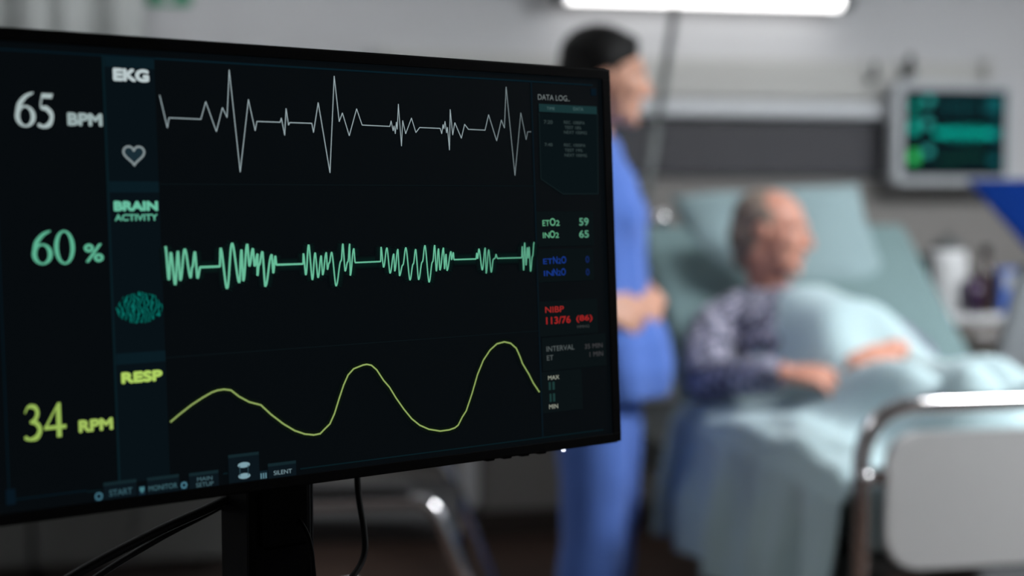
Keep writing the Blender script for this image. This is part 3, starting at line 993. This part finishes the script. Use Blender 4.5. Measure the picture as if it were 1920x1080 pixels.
# ------------------------------------------------------------------ ventilator with blue display at right
vt = thing('ventilator', 'grey medical ventilator with a tilted deep blue display, right of the bed', 'ventilator', (2.42, 3.78, 0), radians(-30))
obj('body', prism([(-.20, .20), (.22, .20), (.20, .78), (.14, 1.03), (-.12, 1.03), (-.19, .72)], -.16, .18, .02), M['casing2'], vt)
obj('base', box((-.22, -.22, .09), (.24, .24, .19), .02), M['casing2'], vt)
for sx in (-.18, .20):
    for sy in (-.18, .2):
        w = lathe([(.03, -.014), (.045, -.01), (.045, .01), (.03, .014)], 16)
        w.transform(Matrix.Translation((sx, sy, .045)) @ Matrix.Rotation(pi / 2, 4, 'X'))
        obj('caster', w, M['rubber'], vt, True)
hd = obj('display_head', prism([(-.275, 1.287), (.34, 1.287), (.18, 1.045), (-.068, 1.045)], -.20, -.10, .008), M['blue'], vt)
hd.rotation_euler = (0, 0, 0)
obj('display_arm', box((-.06, -.10, 1.02), (.06, .04, 1.14), .01), M['steel'], vt)

# ------------------------------------------------------------------ chrome visitor chair
ch = thing('visitor_chair', 'chrome tube armchair with a black seat beside the pale back wall', 'chair', plan(-.36, 3.25, 0), -YAW)
for sy in (-.24, .24):
    obj('side_frame', tube(rounded([(-.24, sy, .0175), (-.22, sy, .56), (.185, sy, .575), (.40, sy, .0175)], .05), .016, 14), M['polish'], ch, True)
obj('front_rail', tube([(.228, -.24, .455), (.228, .24, .455)], .011), M['chrome'], ch, True)
obj('rear_rail', tube([(-.222, -.24, .455), (-.222, .24, .455)], .011), M['chrome'], ch, True)
obj('floor_rail', tube([(-.24, -.24, .0175), (-.24, .24, .0175)], .0135), M['chrome'], ch, True)
obj('seat', box((-.235, -.215, .465), (.235, .215, .525), .02, 3), M['vinyl'], ch)
bk = obj('backrest', box((-.025, -.215, .0), (.02, .215, .36), .02, 3), M['vinyl'], ch)
bk.location = (-.235, 0, .56)
bk.rotation_euler = (0, radians(-10), 0)
for sy in (-.15, .15):
    obj('back_post', tube([(-.225, sy, .45), (-.232, sy, .50), (-.285, sy, .80)], .010), M['chrome'], ch, True)
for sy in (-.24, .24):
    obj('armrest', box((-.16, sy - .025, .585), (.14, sy + .025, .61), .01, 3), M['vinyl'], ch)

# ------------------------------------------------------------------ hospital bed (own frame: y runs from foot to head)
BO = Vector((1.562, 3.405, 0))
BR_ = radians(0)
BM = Matrix.Translation(BO) @ Matrix.Rotation(BR_, 4, 'Z')
bed = thing('hospital_bed', 'hospital bed with chrome end frames and raised teal backrest', 'bed', BO, BR_)
HINGE = 0.0
RA = radians(40)


def end_frame(y, top, name):
    pts = rounded([(-.44, y, .13), (-.44, y, top), (.44, y, top), (.44, y, .13)], .115, 10)
    e = obj(name, tube(pts, .0165, 16), M['chrome'], bed, True)
    pn = prism(round_rect(-.392, .392, .542, .80 if y < 0 else .88, .06), y - .011, y + .011, .004)
    obj('end_board', pn, M['board'], e)
    obj('lower_bar', tube([(-.44, y, .50), (.44, y, .50)], .013), M['chrome'], e, True)
    for s in (-1, 1):
        obj('board_clamp', box((min(s * .38, s * .44), y - .015, .705), (max(s * .39, s * .44), y + .015, .735), .005), M['chrome'], e)
        obj('clamp_bolt', add_ell(B(), (s * .44, y - .019, .722), .0125), M['polish'], e, True)
    return e


end_frame(-1.03, .85, 'foot_frame')
end_frame(1.06, .98, 'head_frame')
mt = box((-.42, -.99, .56), (.42, .0, .69), .03, 3)
mattress = obj('mattress', mt, M['teal2'], bed, True)
ba = box((-.42, .0, -.065), (.42, .73, .065), .03, 3)
bb = obj('backrest', ba, M['teal2'], bed, True)
bb.location = (0, .0, .645)
bb.rotation_euler = (RA, 0, 0)
obj('mattress_deck', box((-.43, -1.0, .52), (.43, 1.02, .555), .006), M['steel'], bed)
for s in (-1, 1):
    obj('side_beam', box((s * .36 - .02, -1.03, .42), (s * .36 + .02, 1.06, .50), .006), M['steel'], bed)
    for y in (-1.03, 1.06):
        w = lathe([(.045, -.016), (.06, -.012), (.06, .012), (.045, .016)], 18)
        w.transform(Matrix.Translation((s * .44, y, .06)) @ Matrix.Rotation(pi / 2, 4, 'Y'))
        obj('caster', w, M['rubber'], bed, True)
obj('lift_arm', box((-.05, .2, .555), (.05, .55, .60), .006), M['steel'], bed)
# slanting pole at the head of the bed
pt = BM.inverted() @ plan(.5285, 4.53, 1.855)
pm = BM.inverted() @ plan(.443, 4.53, 1.28)
pbm = pm + (pm - pt) * (1.28 - .47) / (1.855 - 1.28)
pole = obj('infusion_pole', tube([pbm, pt], .0135, 14), M['steel'], bed, True)
kn = BM.inverted() @ plan(.478, 4.44, 1.166)
obj('clamp_knob', add_ell(B(), kn, .030), M['polish'], pole, True)
obj('clamp_rod', tube([kn, pm + (pm - pt) * .22], .008), M['chrome'], pole, True)

# pillow
bm = B()
NU, NV = 28, 22
grid = {}
for side in (1, -1):
    for i in range(NU + 1):
        for j in range(NV + 1):
            u, v = 2 * i / NU - 1, 2 * j / NV - 1
            if side == -1 and (i in (0, NU) or j in (0, NV)):
                grid[side, i, j] = grid[1, i, j]
                continue
            th = .085 * (max(0, 1 - abs(u) ** 3.2) ** .55) * (max(0, 1 - abs(v) ** 3.2) ** .55)
            pull = 1 - .06 * (1 - abs(u) ** 2) * (abs(v) ** 4)
            pux = 1 - .06 * (1 - abs(v) ** 2) * (abs(u) ** 4)
            p = Vector((u * .30 * pux, v * .21 * pull, side * th))
            p.z += .008 * noise.noise(Vector((u * 2.5, v * 2.5, side)))
            # hollow where the head lies
            if side == 1:
                p.z -= .03 * math.exp(-((u + .25) / .35) ** 2 - ((v - .0) / .5) ** 2)
            grid[side, i, j] = bm.verts.new(p)
for side in (1, -1):
    for i in range(NU):
        for j in range(NV):
            f = [grid[side, i, j], grid[side, i + 1, j], grid[side, i + 1, j + 1], grid[side, i, j + 1]]
            bm.faces.new(f if side == 1 else f[::-1])
pil = obj('pillow', bm, M['teal'], None, True)
pil.location = (1.565, 3.865, 1.085)
pil.rotation_euler = (Matrix.Rotation(radians(-3), 3, 'Z') @ Matrix.Rotation(radians(57), 3, 'X') @ Matrix.Rotation(radians(4.5), 3, 'Z')).to_euler()
tag(pil, 'pale teal pillow propped behind the patient on the raised bed back', 'pillow')

# blanket
xb = lambda y: -.095 + .075 * min(1, max(0, -y / .6))
def ss(a, b, x):
    t = min(1, max(0, (x - a) / (b - a)))
    return t * t * (3 - 2 * t)
def bump(x, y):
    c = xb(y)
    dx = x - c
    tor = (.278 + .022 * ss(-.15, .05, y)) * math.exp(-abs(dx / .178) ** 3.2)
    kn_ = math.exp(-((y + .55) / .17) ** 2)
    ft = math.exp(-((y + .83) / .07) ** 2)
    legs = 0
    for s in (-1, 1):
        legs += (.105 + .04 * kn_ + .06 * ft) * math.exp(-abs((dx - s * .095) / .085) ** 2.4)
    legs = min(legs, .19)
    w = ss(-.40, -.17, y)
    h = tor * w + legs * (1 - w)
    # crumpled ridge along the left edge and soft wrinkles
    h += .035 * math.exp(-((x + .375) / .045) ** 2) * (.6 + .4 * sin(y * 9 + 1))
    h += .03 * math.exp(-((x - .24 - .1 * sin(y * 3)) / .07) ** 2) * (.5 + .5 * sin(y * 7))
    calm = 1 - .8 * w * math.exp(-abs(dx / .3) ** 4)
    h += calm * .020 * noise.noise(Vector((x * 6, y * 5, 3))) + calm * .010 * noise.noise(Vector((x * 15, y * 12, 7)))
    h += .012 * sin((x * .8 + y) * 26) * math.exp(-((y + .1) / .3) ** 2) * .5 * calm
    return max(h + .02 * (1 - w), -.004) * ss(-.99, -.90, y)
bm = B()
NY, NS = 110, 150
SLL, SRR = .79, .80
hw = .425
rows = []
for j in range(NY + 1):
    y = -1.125 + 1.160 * j / NY
    tuck = max(0, -.99 - y)               # the foot end hangs down behind the end board
    y = max(y, -.99)
    row = []
    for i in range(NS + 1):
        s = -SLL + (SLL + SRR) * i / NS
        sg_ = -1 if s < 0 else 1
        d = abs(s) - hw
        yy = y
        if d <= 0:
            x, z = s, .705 + bump(s, y)
        else:
            rc = .035
            if d < rc * pi / 2:
                a = d / rc
                x = sg_ * (hw + rc * sin(a))
                z = .705 - rc * (1 - cos(a)) + bump(sg_ * hw, y) * cos(a)
            else:
                dd = d - rc * pi / 2
                k = min(1, dd / .18)
                fold = .032 * sin(y * 27 + 1.2 * sin(y * 5) + 3 * dd) + .012 * sin(y * 51 + 2)
                x = sg_ * (hw + rc + .012 + .05 * dd + k * fold)
                z = .705 - rc - dd
                yy = y + .05 * dd * sin(y * 3) + (.05 * dd if sg_ < 0 else 0)
        row.append(bm.verts.new((x, yy - min(tuck, .012), (z - tuck) if d <= 0 else z)))
    rows.append(row)
for j in range(NY):
    for i in range(NS):
        bm.faces.new((rows[j][i], rows[j][i + 1], rows[j + 1][i + 1], rows[j + 1][i]))
blk = obj('blanket', bm, M['bl'], None, True)
blk.location = BO
blk.rotation_euler = (0, 0, BR_)
md = blk.modifiers.new('thick', 'SOLIDIFY')
md.thickness = .010
md.offset = -1
tag(blk, 'pale teal blanket covering the patient and hanging in folds over the bed side', 'blanket')

# ------------------------------------------------------------------ people
def frame(fwd, up=(0, 0, 1)):
    f = Vector(fwd).normalized()
    u = Vector(up)
    l = u.cross(f).normalized()
    u = f.cross(l)
    return Matrix((f, l, u)).transposed()         # columns: forward, left, up


def head(bm, c, R, hair_only=False):
    """head with face: local x forward, y left, z up; 0.23 m from chin to crown"""
    P = lambda x, y, z: Vector(c) + R @ Vector((x, y, z))
    E = lambda p, r, M3=None: add_ell(bm, P(*p), r, R if M3 is None else R @ M3, 20)
    E((-.014, 0, .032), (.098, .077, .084))
    E((.030, 0, -.020), (.062, .063, .090))
    E((.034, 0, -.074), (.052, .050, .038))
    E((.074, 0, -.098), (.018, .020, .016))
    add_limb(bm, [P(.088, 0, .014), P(.104, 0, -.012), P(.109, 0, -.030)], [.0075, .0095, .0108], 10)
    for s in (-1, 1):
        E((.098, s * .012, -.034), (.011, .008, .008))
        E((.058, s * .041, -.022), (.026, .022, .026))
        add_limb(bm, [P(.070, s * .048, .024), P(.081, s * .026, .029), P(.085, s * .008, .026)], [.008, .0095, .009], 10)
        E((.071, s * .032, .013), (.013, .017, .006))
        E((.071, s * .032, -.005), (.012, .016, .005))
        E((-.006, s * .080, -.010), (.017, .008, .031), Matrix.Rotation(s * .35, 3, 'Z'))
        E((-.010, s * .078, -.004), (.021, .007, .022))
    E((.086, 0, -.058), (.011, .024, .0060))
    E((.084, 0, -.069), (.011, .021, .0065))


def eyes(name, c, R, parent, origin):
    for s in (-1, 1):
        p = Vector(c) + R @ Vector((.0728, s * .032, .004)) - Vector(origin)
        e = obj('eye', add_ell(B(), p, .0105, R), M['eyew'], parent, True)
        q_ = Vector(c) + R @ Vector((.0795, s * .0325, .004)) - Vector(origin)
        obj('iris', add_ell(B(), q_, (.0045, .0065, .0065), R), M['iris'], e, True)


def hand(bm, w, R, side, curl=(25, 35, 25), spread=1.0, sc=1.0, thumb_in=0.0):
    """five fingers; local x to the fingertips, z back of the hand; side +1 puts the thumb towards +y"""
    P = lambda x, y, z: Vector(w) + R @ (Vector((x, y * side, z)) * sc)
    kx = (.083, .088, .084, .076)
    ky = (.031, .0105, -.010, -.029)
    ln = (.072, .080, .074, .058)
    for i in range(4):
        add_limb(bm, [P(.0, ky[i] * .55, 0), P(kx[i] * .5, ky[i] * .85, .003), P(kx[i], ky[i], 0)], [.0145, .0135, .0105], 10, 4)
        p = Vector((kx[i], ky[i], 0))
        a = 0
        pts, rad = [P(*p)], [.0090]
        for sgm, (fr_, c_) in enumerate(zip((.45, .30, .25), curl)):
            a += radians(c_ + i * 2)
            d = Vector((cos(a), (ky[i] * 2.2) * spread, -sin(a)))
            p = p + d.normalized() * ln[i] * fr_
            pts.append(P(*p))
            rad.append((.0082, .0075, .0063)[sgm])
        bmf = pts
        add_tube(bm, bmf, rad, 10)
        for q_, r in zip(pts, rad):
            add_ell(bm, q_, r * 1.02, seg=10)
    add_ell(bm, P(.042, .001, -.003), (.045 * sc, .036 * sc, .0135 * sc), R, 16)
    add_limb(bm, [P(.012, .022, -.006), P(.040, .046 - thumb_in * .3, -.016), P(.062, .055 - thumb_in * .8, -.022), P(.083, .058 - thumb_in, -.026)],
             [.014, .0125, .0098, .0078], 10, 4)


# -------- the nurse: stands facing the patient (built facing +x)
NO = plan(.200, 3.40, 0)
NRZ = -YAW - radians(14)
hc = Vector((.028, 0, 1.527))
hr = frame((cos(.25) * cos(-.10), sin(.25), sin(-.10)))
bm = B()
add_ell(bm, (0, 0, .90), (.098, .145, .12))
add_ell(bm, (.006, 0, 1.04), (.088, .125, .14))
add_ell(bm, (-.006, 0, 1.21), (.095, .140, .15))
for s in (-1, 1):
    add_ell(bm, (.058, s * .062, 1.19), (.045, .05, .05))
add_limb(bm, [(-.012, -.165, 1.338), (-.018, 0, 1.365), (-.012, .165, 1.338)], [.044, .050, .044])
add_limb(bm, [(-.018, 0, 1.34), (-.006, 0, 1.41), (.008, 0, 1.48)], [.054, .049, .050])
head(bm, hc, hr)
for s in (-1, 1):
    add_limb(bm, [(0, s * .082, .88), (.022, s * .09, .48), (-.015, s * .095, .10)], [.076, .056, .040], 16)
    add_limb(bm, [(-.015, s * .095, .10), (-.025, s * .095, .05)], [.040, .038])
    add_limb(bm, [(-.02, s * .095, .045), (.06, s * .105, .045), (.14, s * .115, .032)], [.036, .036, .026])
RW, RH = Vector((.050, -.180, .990)), Vector((.128, -.132, .950))
LW, LH = Vector((.148, .035, .980)), Vector((.130, -.060, .962))
add_limb(bm, [(-.012, -.172, 1.335), (-.075, -.225, 1.07)], [.048, .040])
add_limb(bm, [(-.075, -.225, 1.07), RW], [.040, .027])
add_limb(bm, [(-.012, .172, 1.335), (-.01, .225, 1.07)], [.048, .040])
add_limb(bm, [(-.01, .225, 1.07), LW], [.040, .027])
hand(bm, RW + (RH - RW) * .12, frame(RH - RW, (-.1, -.85, .5)), 1, (32, 38, 28))
hand(bm, LW + (LH - LW) * .10, frame(LH - LW + Vector((.02, -.05, 0)), (.85, -.25, .35)), -1, (35, 40, 30))
nurse = link('person', fuse('person', bm, .0042, 4), M['skin'])
nurse.location = NO
nurse.rotation_euler = (0, 0, NRZ)
tag(nurse, 'person with short black hair in blue scrubs standing beside the bed with hands folded', 'person')
eyes('eye', hc, hr, nurse, (0, 0, 0))
bm = B()
HP = lambda x, y, z: hc + hr @ Vector((x, y, z))
add_ell(bm, HP(-.020, 0, .048), (.100, .083, .080), hr)
add_ell(bm, HP(-.052, 0, .005), (.070, .078, .085), hr)
add_ell(bm, HP(.030, 0, .086), (.045, .058, .026), hr)
add_ell(bm, HP(-.075, 0, -.045), (.045, .058, .055), hr)
for s in (-1, 1):
    add_ell(bm, HP(-.012, s * .072, .03), (.035, .016, .04), hr)
link('hair', fuse('hair', bm, .006, 3), M['hair'], nurse)
bm = B()
add_loft(bm, [(.755, .036, .152, .200), (.82, .040, .157, .202), (.90, .035, .146, .193), (1.0, .016, .116, .172), (1.1, .010, .116, .164),
              (1.2, .008, .121, .168), (1.29, -.004, .104, .165), (1.34, -.012, .08, .14), (1.375, -.016, .055, .08)])
for s in (-1, 1):
    add_ell(bm, (.068, s * .064, 1.185), (.060, .068, .072))
    add_limb(bm, [(-.014, s * .10, 1.350), (-.012, s * .166, 1.333), ((-.050 if s < 0 else -.01), s * .205, 1.16)], [.052, .060, .064], 16)
add_limb(bm, [(-.012, -.15, 1.342), (-.022, 0, 1.352), (-.012, .15, 1.342)], [.062, .062, .062])
top = fuse('scrub_top', bm, .008, 10)
for v in top.vertices:                                        # soft vertical creases
    k = max(0, min(1, (1.25 - v.co.z) / .4))
    a = math.atan2(v.co.y, v.co.x)
    v.co.x += cos(a) * .007 * k * sin(a * 9 + v.co.z * 5)
    v.co.y += sin(a) * .007 * k * sin(a * 9 + v.co.z * 5)
link('scrub_top', top, M['scrub'], nurse)
bm = B()
add_ell(bm, (.012, 0, .86), (.135, .178, .13))
for s in (-1, 1):
    add_limb(bm, [(.005, s * .085, .84), (.022, s * .092, .48), (-.012, s * .097, .115)], [.105, .082, .072], 18)
tr = fuse('scrub_trousers', bm, .008, 4)
for v in tr.vertices:
    v.co.x += .006 * sin(v.co.z * 40 + v.co.y * 20) * max(0, .8 - v.co.z)
link('scrub_trousers', tr, M['scrub'], nurse)
for s in (-1, 1):
    bm = B()
    add_limb(bm, [(-.035, s * .095, .052), (.06, s * .105, .052), (.145, s * .116, .046)], [.049, .050, .042], 16)
    add_box(bm, (-.075, s * .105 - .042, 0), (.17, s * .105 + .042, .03), .012)
    sh = fuse('shoe', bm, .006, 3)
    for v in sh.vertices:
        v.co.z = max(v.co.z, 0)
    link('shoe', sh, M['clog'], nurse)

# -------- the patient: half sitting in bed, head turned towards the right of the picture
PO = Vector((1.50, 3.22, .70))
Hc, Cc, Sc = Vector((1.50, 3.22, .790)), Vector((1.46, 3.47, .862)), Vector((1.435, 3.61, .915))
hd_c = Vector((1.424, 3.590, 1.140))
face = Vector((cos(radians(-38)) * .97, sin(radians(-38)) * .97, -.06))
ph_r = frame(face, (.05, .12, 1))
TR = frame((Sc - Hc), (0, -.5, 1))                    # x along the spine, y sideways, z to the front
sh_R, sh_L = Vector((1.265, 3.58, .878)), Vector((1.615, 3.565, .893))
el_R, el_L = Vector((1.150, 3.34, .770)), Vector((1.680, 3.26, .825))
wr_R, wr_L = Vector((1.265, 3.115, .815)), Vector((1.522, 3.06, .872))
hn_R, hn_L = Vector((1.345, 3.03, .815)), Vector((1.412, 2.98, .862))


def torso(bm, g=0.0):
    lat = TR
    add_ell(bm, Hc, (.12 + g, .160 + g, .092 + g), TR, 24)
    add_ell(bm, Hc.lerp(Cc, .5), (.16 + g, .155 + g, .098 + g), TR, 24)
    add_ell(bm, Cc, (.17 + g, .165 + g, .115 + g), TR, 24)
    add_limb(bm, [sh_R, Sc + Vector((0, .01, -.0)), sh_L], [.055 + g, .072 + g, .055 + g], 16)


bm = B()
torso(bm)
add_limb(bm, [Sc + Vector((0, .02, -.02)), Sc + Vector((0, .015, .05)), hd_c + ph_r @ Vector((-.02, 0, -.06))], [.065, .058, .056])
head(bm, hd_c, ph_r)
add_limb(bm, [sh_R, el_R], [.050, .042])
add_limb(bm, [el_R, wr_R], [.042, .028])
add_limb(bm, [sh_L, el_L], [.050, .042])
add_limb(bm, [el_L, wr_L], [.042, .028])
for s, a in ((-1, 1.43), (1, 1.60)):
    add_limb(bm, [(a, 3.20, .77), (a + .02, 2.84, .785), (a + .03, 2.58, .745)], [.072, .056, .040], 16)
    add_limb(bm, [(a + .03, 2.58, .745), (a + .03 + s * .02, 2.55, .80)], [.038, .028])
hand(bm, wr_R + (hn_R - wr_R) * .15, frame(hn_R - wr_R, (-.25, -.25, .9)), 1, (18, 25, 18))
hand(bm, wr_L + (hn_L - wr_L) * .15, frame(hn_L - wr_L + Vector((0, 0, -.01)), (.1, -.35, .9)), -1, (28, 34, 24))
pat = link('person', recenter(fuse('person', bm, .0042, 4), PO), M['skin2'])
pat.location = PO
tag(pat, 'person with thin grey hair in a navy and white checked gown half upright in bed', 'person')
eyes('eye', hd_c, ph_r, pat, PO)
bm = B()
QP = lambda x, y, z: hd_c + ph_r @ Vector((x, y, z))
add_ell(bm, QP(-.036, 0, .036), (.082, .081, .083), ph_r)
add_ell(bm, QP(-.062, 0, -.012), (.060, .076, .075), ph_r)
add_ell(bm, QP(-.070, 0, -.065), (.036, .052, .050), ph_r)
for s in (-1, 1):
    add_ell(bm, QP(-.006, s * .070, .032), (.030, .013, .030), ph_r)
link('hair', recenter(fuse('hair', bm, .006, 3), PO), M['grey'], pat)
bm = B()
torso(bm, .018)
add_limb(bm, [sh_R, sh_R.lerp(el_R, .5) + Vector((-.01, 0, .01)), el_R], [.068, .066, .058], 16)
add_limb(bm, [el_R, el_R.lerp(wr_R, .9)], [.058, .046], 16)
add_limb(bm, [sh_L, sh_L.lerp(el_L, .5) + Vector((.01, 0, .01)), el_L], [.068, .066, .058], 16)
add_limb(bm, [el_L, el_L.lerp(wr_L, .62)], [.058, .048], 16)
gm = fuse('gown', bm, .007, 12)
link('gown', recenter(gm, PO), M['gown'], pat)
